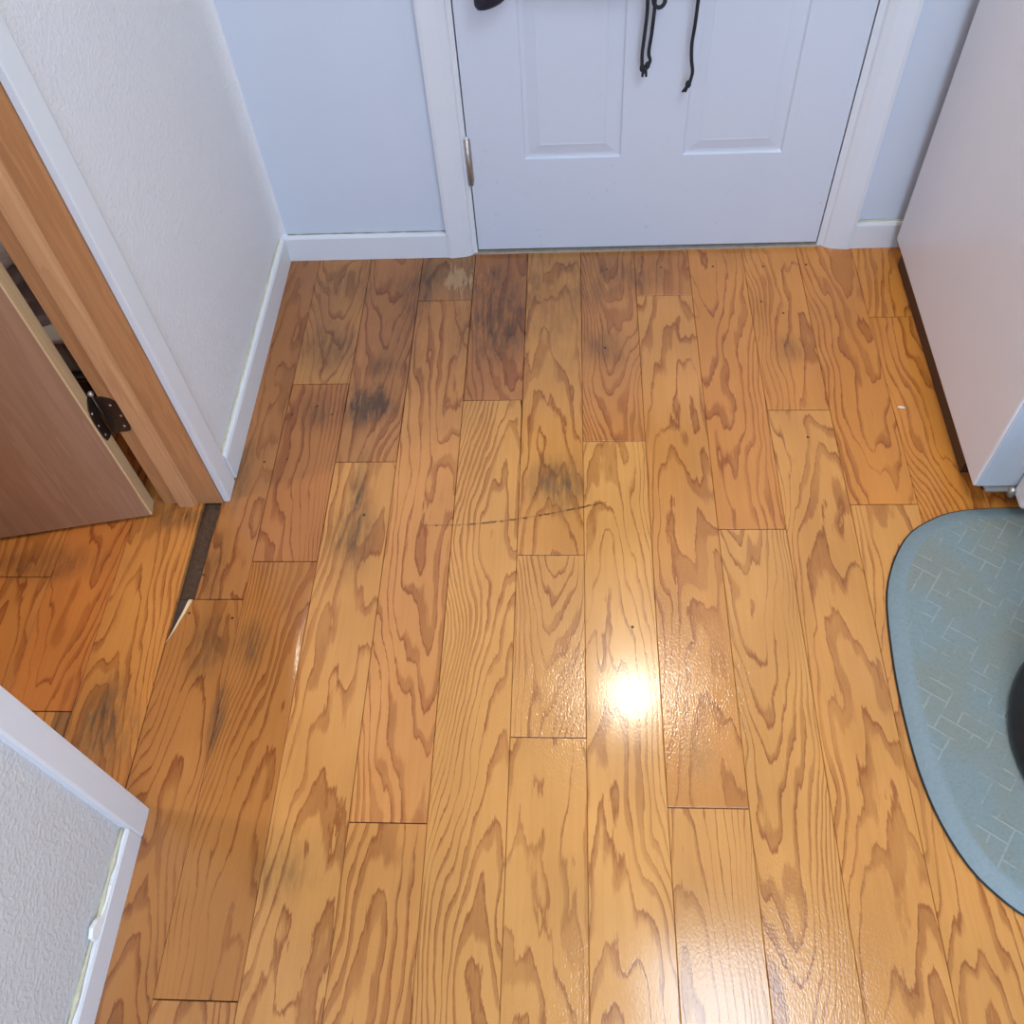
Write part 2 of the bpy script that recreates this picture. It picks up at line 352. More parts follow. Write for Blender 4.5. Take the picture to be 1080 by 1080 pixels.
# ------------------------------------------------------------------ planks
def plank(x0, x1, y0, y1, tone, grain=None, gap=0.00028, xl=None, xr=None, zf=None, ny=2, extra_x=(), seed=None, bev=0.0009, gy=0.0008, peel=0.8):
    cx, cy = (x0+x1)/2, (y0+y1)/2; t = 0.010
    ys = [y0+gy, y0+gy+bev] + [y0+(y1-y0)*k/ny for k in range(1, ny)] + [y1-gy-bev, y1-gy]
    bm = bmesh.new(); rows = []
    for j, y in enumerate(ys):
        a = (xl(y) if xl else x0+gap); b = (xr(y) if xr else x1-gap)
        xs = [a, a+bev] + [x0+(x1-x0)*e for e in extra_x] + [b-bev, b]
        row = []
        for i, x in enumerate(xs):
            z = -bev if (i in (0, len(xs)-1) or j in (0, len(ys)-1)) else 0.0
            if zf: z += zf(x, y)
            row.append(bm.verts.new((x-cx, y-cy, z)))
        rows.append(row)
    for r, s in zip(rows, rows[1:]):
        for i in range(len(r)-1): bm.faces.new((r[i], r[i+1], s[i+1], s[i]))
    per = rows[0] + [r[-1] for r in rows[1:-1]] + rows[-1][::-1] + [r[0] for r in rows[-2:0:-1]]
    low = [bm.verts.new((v.co.x, v.co.y, -t)) for v in per]; n = len(per)
    for i in range(n): bm.faces.new((per[i], per[(i+1) % n], low[(i+1) % n], low[i]))
    bm.faces.new(low)
    o = from_bm('plank', bm, M_OAK, floor); o.location = (cx, cy, 0)
    rnd = random.Random(round(x0*1000)*131+round(y0*1000))
    o['seed'] = seed if seed is not None else rnd.random()*10
    if grain is None: grain = (rnd.uniform(-0.03, 0.03), rnd.uniform(200, 800), rnd.choice((-1, 1))*rnd.uniform(3, 8))
    o['peel'] = float(peel); o['grain'] = [float(grain[0]), float(grain[1])*0.75, float(grain[2])*0.8]; o['tone'] = [float(c) for c in tone]
    return o
GOLD, ORANGE, PINK, BROWN, TAN, OLIVE = (1.0, 1.0, 1.0), (0.96, 0.78, 0.50), (0.95, 0.87, 0.87), (0.68, 0.58, 0.60), (0.90, 0.86, 0.86), (0.82, 0.78, 0.80)
DUSK = (0.78, 0.68, 0.72)
YE = -0.95
# first column along the left wall: cut board, open strip beside it, splintered board below
plank(0.0, W, 0.841, YF, BROWN, (0.06, 500, 3), xl=lambda y: 0.0335+0.004*(y-0.84)/0.2 if y < 1.075 else 0.036, ny=10)
def splint(y):
    return 0.0006 if y < 0.752 else 0.0006+0.0225*((y-0.752)/0.089)**0.85
plank(0.0, W, -0.36, 0.841, (0.72, 0.60, 0.52), (0.01, 900, 9), xl=splint, ny=40)  # brown board, tone darkened further for the shade on the lower left floor
plank(0.0, W, YE, -0.36, GOLD)
# second column
plank(W, 2*W, 1.381, YF, OLIVE, (0.01, 900, -12))
plank(W, 2*W, 0.924, 1.381, (0.72, 0.58, 0.58), (-0.05, 700, 5), gap=0.0009)
def lifted(x, y):                       # right edge of this board has come up and catches the lamp
    e = max(0.0, 1-abs(y-0.76)/0.13)**0.6 if abs(y-0.76) < 0.13 else 0.0
    d = max(0.0, 1-(2*W-x)/0.016)
    return e*0.0046*(math.sin((1-d)*math.pi/2) if d > 0 else 1.0)*min(1.0, (x-W)/0.08)
plank(W, 2*W, 0.174, 0.924, (0.73, 0.61, 0.51), (0.05, 800, 4), zf=lifted, ny=48, extra_x=(0.3, 0.6, 0.8, 0.87, 0.89, 0.91, 0.93, 0.95, 0.965, 0.98))  # tone also carries the shadow that falls on this left part
plank(W, 2*W, YE, 0.174, (0.82, 0.74, 0.72), (0.0, 900, 10))
# third
plank(2*W, 3*W, 1.164, YF, DUSK, (-0.01, 800, -9), gap=0.0007)
plank(2*W, 3*W, -0.02, 1.164, (0.96, 0.93, 0.90), (0.02, 420, 6))
plank(2*W, 3*W, YE, -0.02, GOLD)
# fourth
plank(3*W, 4*W, 1.639, YF, (0.72, 0.70, 0.78), (0.0, 900, 12))
plank(3*W, 4*W, 0.434, 1.639, PINK, (0.03, 520, -7), gap=0.0006)
plank(3*W, 4*W, YE, 0.434, (0.92, 0.86, 0.80), (-0.01, 800, 9))
# fifth
plank(4*W, 5*W, 1.328, YF, (0.78, 0.66, 0.72), (0.045, 500, -5), gap=0.0007)
plank(4*W, 5*W, 0.02, 1.328, (1.02, 1.02, 0.98), (0.045, 900, 9), xr=lambda y: 5*W-0.0004-(0.0045 if y > 1.312 else 0.0014*max(0.0, (y-1.10)/0.21)), ny=60)
plank(4*W, 5*W, YE, 0.02, GOLD)
# sixth
plank(5*W, 6*W, 0.938, YF, (0.99, 0.95, 0.87), (0.01, 420, 8))
plank(5*W, 6*W, 0.579, 0.938, (1.02, 1.02, 1.0), (0.0, 1300, -15), seed=3.7)
plank(5*W, 6*W, -0.45, 0.579, (1.02, 1.02, 0.97), (-0.02, 450, 5))
plank(5*W, 6*W, YE, -0.45, GOLD)
# seventh
plank(6*W, 7*W, 1.213, YF, (0.88, 0.76, 0.74), (0.01, 1300, -13))
plank(6*W, 7*W, 0.10, 1.213, (1.08, 1.10, 1.08), (-0.02, 800, 8), peel=0.22)
plank(6*W, 7*W, YE, 0.10, (1.0, 1.0, 1.0), (0.01, 1300, -12))
# eighth
plank(7*W, 8*W, 1.643, YF, (0.80, 0.66, 0.60), (0.09, 200, 3))
plank(7*W, 8*W, 0.466, 1.643, (0.97, 0.89, 0.80), (0.03, 420, 7))
plank(7*W, 8*W, YE, 0.466, (1.0, 1.0, 0.98), (-0.06, 900, 9), peel=0.4)
# ninth
plank(8*W, 9*W, 0.995, YF, (0.94, 0.78, 0.62), (-0.04, 500, -6))
plank(8*W, 9*W, -0.20, 0.995, (1.0, 0.98, 0.90), (-0.02, 1200, -11))
plank(8*W, 9*W, YE, -0.20, GOLD)
# tenth
plank(9*W, 10*W, 1.291, YF, (0.94, 0.79, 0.60), (0.05, 700, 5))
plank(9*W, 10*W, 0.05, 1.291, (1.0, 0.94, 0.82), (0.03, 520, 8))
plank(9*W, 10*W, YE, 0.05, GOLD)
# eleventh
plank(10*W, 11*W, 1.051, YF, (0.94, 0.77, 0.54), (0.03, 600, -6))
plank(10*W, 11*W, -0.14, 1.051, (1.0, 0.94, 0.82), (0.0, 700, 7))
plank(10*W, 11*W, YE, -0.14, GOLD)
# twelfth and on
plank(11*W, 12*W, 1.559, YF, ORANGE, (0.06, 400, 4))
plank(11*W, 12*W, 0.42, 1.559, ORANGE, (0.08, 500, -5))
plank(11*W, 12*W, YE, 0.42, (1.0, 0.94, 0.82))
for i in range(12, 19):
    cuts = [YE, random.uniform(-0.3, 0.3), random.uniform(0.7, 1.3), YF]
    for a, b in zip(cuts, cuts[1:]): plank(i*W, (i+1)*W, a, b, ORANGE if b > 1 else GOLD)
# side room boards
plank(-0.1345, -0.0005, 0.02, YF, (0.94, 0.80, 0.64), (-0.02, 700, 7), gap=0.0006)
plank(-0.1345, -0.0005, -0.65, 0.02, GOLD)
plank(-0.2615, -0.1345, 0.616, YF, (0.92, 0.66, 0.50), (0.02, 600, -7))
plank(-0.163, -0.1345, -0.40, 0.616, (0.52, 0.50, 0.58), (0.05, 600, 5))
plank(-0.2615, -0.163, -0.40, 0.616, (0.98, 0.86, 0.72))
for i in range(8):
    x1 = -0.2615-i*W; cuts = [-0.65, random.uniform(-0.2, 0.4), random.uniform(0.8, 1.2), YF]
    for a, b in zip(cuts, cuts[1:]): plank(max(x1-W, XS+0.001), x1, a, b, (0.90, 0.70, 0.54))
# pale torn wood along the broken board
bm = bmesh.new(); rows = []
for k in range(14):
    y = 0.752+0.088*k/13; xa = splint(y)
    f = (k/13)**0.8; wd = 0.0008+0.0030*f+0.0008*random.random(); wi = 0.0006+0.0062*f+0.0012*random.random()
    rows.append((bm.verts.new((xa-wd-0.0015, y, -0.0085)), bm.verts.new((xa, y, 0.0001+0.0004*random.random())), bm.verts.new((xa+wi, y, 0.0006))))
for r, s in zip(rows, rows[1:]):
    bm.faces.new((r[0], r[1], s[1], s[0])); bm.faces.new((r[1], r[2], s[2], s[1]))
sl = from_bm('splintered_edge', bm, M_RAW, floor); sl['label'] = 'pale torn wood along the edge of a broken plank'
# dusty filler in the open strip
bm = bmesh.new(); pv = []
for k in range(22):
    y = 0.845+0.225*k/21
    pv.append((bm.verts.new((0.001, y, -0.0098)), bm.verts.new((0.012, y, -0.0075+0.0012*random.random()+(0.002 if k > 16 else 0))), bm.verts.new((0.024, y, -0.0080+0.0014*random.random())), bm.verts.new((0.0335, y, -0.0098))))
for r, s in zip(pv, pv[1:]):
    for i in range(3): bm.faces.new((r[i], r[i+1], s[i+1], s[i]))
from_bm('exposed_underlayment', bm, plain('dusty_underlayment', (0.085, 0.043, 0.021), 0.85, 0, 0.45, 140, 0.8), floor)
# face nails
NAILS = [(0.141,1.294),(0.193,1.318),(0.228,1.293),(0.105,1.166),(0.152,1.173),(0.038,0.894),(0.030,0.811),(0.114,0.801),(0.331,1.031),
 (0.823,1.735),(0.95,1.738),(1.071,1.737),(1.187,1.733),(1.286,1.737),(0.813,1.477),(1.169,1.615),(1.213,1.577),(1.215,1.218),(0.846,0.786)]
bm = bmesh.new(); bmesh.ops.create_cone(bm, cap_ends=True, segments=8, radius1=0.0030, radius2=0.0022, depth=0.0012)
nail_o = from_bm('nail', bm, M_NAIL, floor, True); nail_o.location = (*NAILS[0], 0.0004)
for q in NAILS[1:]:
    c = nail_o.copy(); COL.objects.link(c); c.parent = floor; c.location = (*q, 0.0004)

# ------------------------------------------------------------------ trims and baseboards
def baseboard(name, pts_face, axis, a, b, label):
    o = prism(name, pts_face, axis, a, b, M_TRIM); tag(o, label, 'baseboard', kind='structure'); return o
BH = 0.071
baseboard('baseboard_left', [(XL, 0.0003), (XL+0.0125, 0.0003), (XL+0.0125, BH-0.008), (XL+0.010, BH-0.002), (XL+0.0065, BH), (XL, BH)], 'y', 1.125, YF-0.0125,
          'white baseboard along the left wall ending at the door casing')
bf = prism('baseboard_far', [(YF, 0.0003), (YF-0.0125, 0.0003), (YF-0.0125, BH-0.007), (YF-0.010, BH-0.001), (YF, BH)], 'x', XL, 0.444, M_TRIM)
tag(bf, 'white baseboard left of the entry door', 'baseboard', kind='structure')
bR = prism('baseboard_right', [(YF, 0.0003), (YF-0.0125, 0.0003), (YF-0.0125, BH-0.007), (YF-0.010, BH-0.001), (YF, BH)], 'x', 1.3945, XR, M_TRIM)
tag(bR, 'white baseboard right of the entry door beside the appliance', 'baseboard', kind='structure')
XN = XL-0.004
bn = prism('baseboard_near', [(XN, 0.0003), (XN+0.0115, 0.0003), (XN+0.0115, BH-0.022), (XN+0.009, BH-0.018), (XN, BH-0.014)], 'y', YB, 0.402, M_TRIM)
tag(bn, 'white baseboard below the rough wall in the bottom left corner', 'baseboard', kind='structure')
# caulk beads on top of the baseboards
def bead(path, r, parent, mat=M_CAULK, name='caulk_bead'):
    o = tube(name, path, [r*random.uniform(0.6, 1.25) for _ in path], mat, parent, 6); return o
bead([(XN+0.003, -0.3+0.70*k/40, BH-0.013) for k in range(41)], 0.0042, bn)['label'] = 'yellowed caulk line'
bead([(XL+0.002, 1.13+0.655*k/40, BH+0.0005) for k in range(41)], 0.0022, bf)
bead([(XL+0.02+0.38*k/30, YF-0.003, BH+0.0003) for k in range(31)], 0.0013, bf, plain('grimy_caulk', (0.20, 0.21, 0.18), 0.7))
bead([(1.398+0.3*k/12, YF-0.003, BH+0.0006) for k in range(13)], 0.0022, bR)
# paint blob peeled on the near baseboard
pts = [(0.274, 0.058), (0.266, 0.071), (0.253, 0.078), (0.240, 0.0725), (0.2385, 0.060), (0.246, 0.050), (0.262, 0.0495), (0.282, 0.0525), (0.318, 0.0525), (0.318, 0.0555), (0.284, 0.0572)]
chip = prism('paint_chip', pts, 'x', XN+0.0035, XN+0.0100, M_CHIP, bn, 0.0008); chip['label'] = 'bright white peeled paint blob'
# entry door casings, jambs and threshold
trimno = [0]
def trim(obj, label):
    tag(obj, label, 'trim', kind='structure'); return obj
t1 = prism('trim_1', [(0.444, YF), (0.444, YF-0.0145), (0.452, YF-0.0160), (0.485, YF-0.0120), (0.5005, YF-0.0060), (0.5035, YF-0.002), (0.5035, YF)], 'z', 0.0005, 2.11, M_TRIM)
trim(t1, 'white door casing on the left side of the entry door')
t2 = prism('trim_2', [(1.3945, YF), (1.3945, YF-0.0145), (1.386, YF-0.0160), (1.352, YF-0.0120), (1.336, YF-0.0060), (1.3325, YF-0.002), (1.3325, YF)], 'z', 0.0005, 2.11, M_TRIM)
trim(t2, 'white door casing on the right side of the entry door')
t3 = box('trim_3', (0.444, YF-0.014, 2.046), (1.3945, YF, 2.11), M_TRIM); trim(t3, 'white head casing above the entry door')
t4 = boxes('trim_4', [((0.4975, YF-0.0015, 0.0005), (0.5135, YF+0.11, 2.06)), ((1.3185, YF-0.0015, 0.0005), (1.3345, YF+0.11, 2.06)), ((0.5135, YF-0.0015, 2.046), (1.3185, YF+0.11, 2.06))], M_TRIM)
trim(t4, 'white jamb lining the entry door opening')
t5 = boxes('trim_5', [((0.505, YF-0.004, 0.0003), (1.328, YF+0.10, 0.0045))], M_THRESH); trim(t5, 'worn pale threshold under the entry door')
# white casings of the side doorway
t6 = prism('trim_6', [(XL, OP1+0.0045), (XL+0.0105, OP1+0.0045), (XL+0.0115, OP1+0.009), (XL+0.0115, 1.116), (XL+0.0075, 1.1245), (XL, 1.125)], 'z', 0.0005, 2.11, M_TRIM)
trim(t6, 'white casing strip beside the wooden door jamb')
t7 = prism('trim_7', [(XN, OP0-0.0045), (XN+0.0115, OP0-0.0045), (XN+0.0120, OP0-0.012), (XN+0.0120, 0.407), (XN+0.0100, 0.4025), (XN, 0.402)], 'z', 0.0005, 2.11, M_TRIM)
trim(t7, 'white casing in the bottom left corner of the side doorway')
# wooden jambs of the side doorway with their stops
t8 = boxes('trim_8', [((-0.080, OP1, 0.0008), (0.0405, OP1+0.0178, 2.045))], M_JAMB); trim(t8, 'brown wooden door jamb on the far side of the side doorway')
prism('door_stop', [(-0.046, OP1), (-0.046, OP1-0.0095), (-0.020, OP1-0.0095), (-0.014, OP1-0.007), (-0.012, OP1)], 'z', 0.0008, 2.04, M_STOP, t8)
t9 = boxes('trim_9', [((-0.080, OP0-0.0178, 0.0008), (0.0405, OP0, 2.045))], M_PINE); trim(t9, 'wooden door jamb on the near side of the side doorway')

# ------------------------------------------------------------------ entry door
YD = YF-0.001
def entry_door():
    xs = [DX0, 0.638, 0.848, 0.981, 1.193, DX1]; zs = [0.0135, 0.255, 0.90, 1.04, 1.58, 1.68, 1.90, 2.044]
    bm = bmesh.new(); V = {}
    def v(x, z, y):
        k = (round(x, 5), round(z, 5), round(y, 5))
        if k not in V: V[k] = bm.verts.new((x, y, z))
        return V[k]
    holes = []
    for i in range(5):
        for j in range(7):
            a, b, c, d = xs[i], xs[i+1], zs[j], zs[j+1]
            if i in (1, 3) and j in (1, 3, 5): holes.append((a, b, c, d)); continue
            bm.faces.new((v(a, c, YD), v(b, c, YD), v(b, d, YD), v(a, d, YD)))
    yb = YD+0.044
    for i in range(5):
        for z in (zs[0], zs[-1]): bm.faces.new((v(xs[i], z, YD), v(xs[i+1], z, YD), v(xs[i+1], z, yb), v(xs[i], z, yb)))
    for j in range(7):
        for x in (xs[0], xs[-1]): bm.faces.new((v(x, zs[j], YD), v(x, zs[j+1], YD), v(x, zs[j+1], yb), v(x, zs[j], yb)))
    bm.faces.new((v(xs[0], zs[0], yb), v(xs[-1], zs[0], yb), v(xs[-1], zs[-1], yb), v(xs[0], zs[-1], yb)))
    d = from_bm('door_1', bm, M_DOOR); tag(d, 'white panelled entry door with scuffs along its bottom', 'door', kind='structure')
    for (a, b, c, e) in holes:
        bm = bmesh.new(); prof = [(0, 0), (0.003, 0.0035), (0.007, 0.0046), (0.012, 0.0046), (0.030, 0.0014), (0.034, 0.0004), (0.037, 0.0010)]
        R = []
        for ins, dep in prof:
            R.append([bm.verts.new(q) for q in ((a+ins, YD+dep, c+ins), (b-ins, YD+dep, c+ins), (b-ins, YD+dep, e-ins), (a+ins, YD+dep, e-ins))])
        for r, s in zip(R, R[1:]):
            for k in range(4): bm.faces.new((r[k], r[(k+1) % 4], s[(k+1) % 4], s[k]))
        bm.faces.new(R[-1])
        from_bm('panel', bm, M_DOOR, d)
    # hinges
    for z0 in (0.198, 0.96, 1.76):
        h = tube('hinge', [(0.5155, YD-0.0045, z0), (0.5155, YD-0.0045, z0+0.115)], 0.0055, M_STEEL, d, 10)
        boxes('hinge_leaf', [((0.5085, YD-0.0022, z0+0.004), (0.523, YD+0.0006, z0+0.111))], M_STEEL, h)
        for zz, nm in ((z0-0.004, 'hinge_tip'), (z0+0.115, 'hinge_tip')):
            tube(nm, [(0.5155, YD-0.0045, zz), (0.5155, YD-0.0045, zz+0.004)], [0.0035, 0.006] if zz < z0 else [0.006, 0.0035], M_TRIM if zz > z0 else M_STEEL, h, 8)
    k = tube('door_knob', [(1.255, YD, 0.93), (1.255, YD-0.03, 0.93), (1.255, YD-0.035, 0.93), (1.255, YD-0.055, 0.93), (1.255, YD-0.062, 0.93)], [0.03, 0.012, 0.024, 0.027, 0.012], M_STEEL, d, 14)
    boxes('door_sweep', [((DX0+0.004, YD+0.016, 0.0050), (DX1-0.004, YD+0.036, 0.014))], M_RUBBER, d)
    return d
entry_door()

# ------------------------------------------------------------------ brown side door, standing open
ang = math.atan2(-0.184, -0.983); DD = Vector((-0.983, -0.184, 0)).normalized(); DN = Vector((-0.184, 0.983, 0)).normalized(); C0 = Vector((-0.0925, 1.027, 0))
def dpt(s, n, z): q = C0 + DD*s + DN*n; return (q.x, q.y, z)
def dslab(name, s0, s1, n0, n1, z0, z1, mat, parent=None):
    bm = bmesh.new(); vv = [bm.verts.new(dpt(s, n, z)) for z in (z0, z1) for s, n in ((s0, n0), (s1, n0), (s1, n1), (s0, n1))]
    for f in ((0,1,2,3),(4,7,6,5),(0,4,5,1),(1,5,6,2),(2,6,7,3),(3,7,4,0)): bm.faces.new([vv[i] for i in f])
    return from_bm(name, bm, mat, parent)
d2 = dslab('door_2', 0.0035, 0.60, 0.0, 0.034, 0.010, 2.03, M_LAUAN); tag(d2, 'plain brown wooden door standing open on the left', 'door', kind='structure')
dslab('edge_strip', 0.0, 0.0035, 0.0003, 0.0337, 0.010, 2.03, M_PINE, d2)['label'] = 'pale unfinished wood edge'
# butt hinge with rounded leaves
pin = Vector((-0.0905, 1.0640, 0))
hz = 0.222
for z0 in (hz, 1.66):
    o = z0-hz
    kn = tube('hinge', [(pin.x, pin.y-0.002, z0-0.004), (pin.x, pin.y-0.002, z0+0.100)], 0.0040, M_BRONZE, d2, 10)
    tube('hinge_pin', [(pin.x, pin.y-0.002, z0+0.099), (pin.x, pin.y-0.002, z0+0.102), (pin.x, pin.y-0.002, z0+0.107), (pin.x, pin.y-0.002, z0+0.110)], [0.003, 0.0052, 0.0052, 0.002], M_STEEL, kn, 10)
    leaf = [(-0.090, z0+0.098), (-0.074, z0+0.099), (-0.060, z0+0.094), (-0.0505, z0+0.083), (-0.0475, z0+0.066), (-0.0485, z0+0.045), (-0.0530, z0+0.020), (-0.0560, z0+0.010), (-0.0640, z0+0.007), (-0.078, z0+0.005), (-0.090, z0+0.001)]
    prism('hinge_leaf', leaf, 'y', OP1-0.0022, OP1+0.0004, M_BRONZE, kn)
    for (x, z) in ((-0.066, z0+0.078), (-0.058, z0+0.050), (-0.063, z0+0.022)):
        tube('screw', [(x, OP1-0.0022, z), (x, OP1-0.0036, z)], [0.0032, 0.002], M_STEEL, kn, 8)
    lf = [(0.035, 0.099), (0.024, 0.098), (0.010, 0.090), (0.0045, 0.078), (0.0025, 0.062), (0.0025, 0.040), (0.004, 0.022), (0.0085, 0.010), (0.016, 0.006), (0.024, 0.003), (0.035, 0.001)]
    bm = bmesh.new(); A = [bm.verts.new(dpt(-0.0022, n, z0+z)) for n, z in lf]; B = [bm.verts.new(dpt(0.0003, n, z0+z)) for n, z in lf]
    bm.faces.new(A); bm.faces.new(B)
    for i in range(len(lf)): bm.faces.new((A[i], A[(i+1) % len(lf)], B[(i+1) % len(lf)], B[i]))
    from_bm('hinge_leaf', bm, M_BRONZE, kn)
    for n, z in ((0.012, 0.078), (0.009, 0.050), (0.012, 0.022)):
        tube('screw', [dpt(-0.0022, n, z0+z), dpt(-0.0036, n, z0+z)], [0.003, 0.002], M_STEEL, kn, 8)

# ------------------------------------------------------------------ things stored behind the brown door
bx = bpy.data.objects.new('storage_bin', None); link(bx); bx.location = (-0.46, 1.47, 0.0); tag(bx, 'black storage bin on the floor behind the brown door', 'bin')
o = box('body', (-0.22, -0.17, 0.001), (0.20, 0.17, 0.118), M_BLACK, bx, 0.012); o = box('rim', (-0.23, -0.18, 0.112), (0.21, 0.18, 0.126), M_BLACK, bx, 0.005)
gx = bpy.data.objects.new('storage_box', None); link(gx); gx.location = (-0.46, 1.47, 0.1265); tag(gx, 'grey box stacked on the black bin behind the brown door', 'box')
box('body', (-0.21, -0.165, 0.0), (0.19, 0.165, 0.088), M_GREYB, gx, 0.008); box('lid', (-0.218, -0.173, 0.088), (0.198, 0.173, 0.101), plain('light_grey_plastic', (0.52, 0.50, 0.50), 0.5), gx, 0.004)
rows = []
for k in range(9):
    z = 0.2285 + 0.155*k/8; sh = 0.012*math.sin(k*2.4); w, d = 0.19-0.01*abs(math.sin(k*1.6)), 0.15
    rows.append([Vector((-0.46+w*math.copysign(abs(math.cos(a))**0.5, math.cos(a))+sh, 1.47+d*math.copysign(abs(math.sin(a))**0.5, math.sin(a))-sh*0.5, z)) for a in [i*2*math.pi/28 for i in range(28)]])
tw = rings_mesh('folded_towel', rows, M_LILAC); tag(tw, 'folded lilac grey towel on the box behind the brown door', 'towel')

# ------------------------------------------------------------------ garment on the entry door
gm = bpy.data.objects.new('jacket', None); link(gm); gm.location = (0.82, 1.74, 0.0); tag(gm, 'dark navy garment hanging on the entry door with dangling cords', 'garment')
L = lambda x, y, z: (x-0.82, y-1.74, z)
rows = []
for k in range(12):
    z = 0.672+0.75*k/11; w = 0.20-0.05*(k/11)**2 if k < 9 else 0.15-0.04*(k-8); d = 0.034-0.006*k/11
    rows.append([Vector(L(0.84+w*math.cos(a)*(1+0.05*math.sin(5*a+k)), 1.757+d*math.sin(a)*(1+0.12*math.sin(7*a)), z+0.008*math.sin(4*a)*(k == 0))) for a in [i*2*math.pi/36 for i in range(36)]])
rings_mesh('body', rows, M_NAVY, gm)
for side, pth in ((1, [(0.590, 0.6105, 0.014), (0.593, 0.6150, 0.027), (0.598, 0.625, 0.0360), (0.604, 0.640, 0.042), (0.612, 0.68, 0.046), (0.625, 0.80, 0.046), (0.655, 1.0, 0.05), (0.70, 1.2, 0.055), (0.76, 1.36, 0.055)]),
                  (-1, [(1.10, 0.665, 0.010), (1.10, 0.672, 0.026), (1.098, 0.69, 0.037), (1.09, 0.74, 0.042), (1.07, 0.85, 0.046), (1.04, 1.0, 0.05), (0.99, 1.2, 0.055), (0.93, 1.36, 0.055)])):
    rows = []
    for (x, z, r) in pth:
        rows.append([Vector(L(x+r*math.cos(a), 1.758+min(r*0.75, 0.032)*math.sin(a), z+(0.30*r*math.cos(a) if side == 1 and z < 0.66 else 0))) for a in [i*2*math.pi/20 for i in range(20)]])
    rings_mesh('sleeve', rows, M_NAVY, gm)
tube('hanging_loop', [L(0.84, 1.765, 1.40), L(0.84, 1.775, 1.46), L(0.84, 1.79, 1.47)], 0.004, M_CORD, gm)
tube('hook', [L(0.84, 1.801, 1.47), L(0.84, 1.785, 1.465), L(0.84, 1.775, 1.475)], 0.004, M_STEEL, gm)
def cord(pts, r=0.0034): return tube('drawcord', catmull([L(*q) for q in pts], 6), r, M_CORD, gm, 8)
cord([(0.884, 1.758, 0.70), (0.8815, 1.762, 0.64), (0.8835, 1.765, 0.589), (0.8815, 1.767, 0.544), (0.879, 1.768, 0.505), (0.880, 1.768, 0.478)])
cord([(0.905, 1.757, 0.70), (0.897, 1.761, 0.64), (0.8965, 1.764, 0.588), (0.8945, 1.766, 0.544), (0.8915, 1.768, 0.505), (0.8950, 1.768, 0.488), (0.889, 1.768, 0.474)])
for (x, z, r) in ((0.8810, 0.4735, 0.0058), (0.8905, 0.4790, 0.0054)):
    kb = bmesh.new(); bmesh.ops.create_icosphere(kb, subdivisions=2, radius=r); bmesh.ops.scale(kb, vec=(1, 0.9, 1.5), verts=kb.verts)
    k = from_bm('knot', kb, M_CORD, gm, True); k.location = L(x, 1.768, z)
for q in ((0.8835, 0.8815), (0.8875, 0.8895)): tube('frayed_end', [L(q[0], 1.768, 0.470), L(q[1], 1.768, 0.456)], [0.0034, 0.0022], M_CORD, gm, 6)
lp = [(0.9045+0.0105*math.cos(a), 1.763, 0.606+0.0135*math.sin(a)) for a in [math.pi/2+i*2*math.pi/16 for i in range(17)]]
tube('cord_loop', [L(*q) for q in lp], 0.0040, M_CORD, gm, 8)
cord([(0.979, 1.757, 0.70), (0.9765, 1.761, 0.64), (0.9755, 1.764, 0.600), (0.9745, 1.766, 0.555), (0.9725, 1.767, 0.520), (0.975, 1.768, 0.488), (0.9795, 1.768, 0.462), (0.976, 1.768, 0.440)])
kb = bmesh.new(); bmesh.ops.create_icosphere(kb, subdivisions=2, radius=0.0062); bmesh.ops.scale(kb, vec=(1, 0.9, 1.35), verts=kb.verts)
k = from_bm('knot', kb, M_CORD, gm, True); k.location = L(0.9735, 1.768, 0.437)
for dx in (-0.005, 0.001): tube('frayed_end', [L(0.972, 1.768, 0.433), L(0.9685+dx, 1.768, 0.421)], [0.0036, 0.0022], M_CORD, gm, 6)

# ------------------------------------------------------------------ white appliance
ap = bpy.data.objects.new('refrigerator', None); link(ap); ap.location = (1.478, 1.05, 0.0); tag(ap, 'white enamel appliance cabinet standing on feet at the right edge', 'appliance')
box('body', (0.0, 0.0, 0.058), (0.66, 0.70, 0.93), M_APPL, ap, 0.004, 2)
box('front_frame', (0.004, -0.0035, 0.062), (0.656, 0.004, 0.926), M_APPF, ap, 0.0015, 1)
boxes('underside_shade', [((0.0135, 0.075, 0.0012), (0.646, 0.675, 0.060))], plain('underside_shade_brown', (0.060, 0.024, 0.010), 0.55), ap)  # dark block added where the floor under the cabinet lies in shade
for x in (0.06, 0.60):
    for y in (0.045,): tube('foot', [(x, y, 0.0006), (x, y, 0.012), (x, y, 0.014), (x, y, 0.060)], [0.018, 0.018, 0.010, 0.010], M_RUBBER, ap, 12)
dr = box('door', (0.070, -0.052, 0.050), (0.652, -0.0045, 0.93), M_APPL, ap, 0.016, 4)
boxes('gasket', [((0.078, -0.0065, 0.066), (0.644, -0.0034, 0.92))], M_GREYB, dr)
br = box('hinge_bracket', (0.020, -0.012, 0.0545), (0.090, 0.030, 0.0605), M_STEEL, ap, 0.001, 1)
tube('hinge_bolt', [(0.066, -0.014, 0.050), (0.066, -0.014, 0.066), (0.066, -0.014, 0.070)], [0.0075, 0.0075, 0.004], M_STEEL, br, 10)
tube('handle', [(0.60, -0.052, 0.42), (0.60, -0.085, 0.44), (0.60, -0.085, 0.76), (0.60, -0.052, 0.78)], 0.009, M_STEEL, dr, 10)

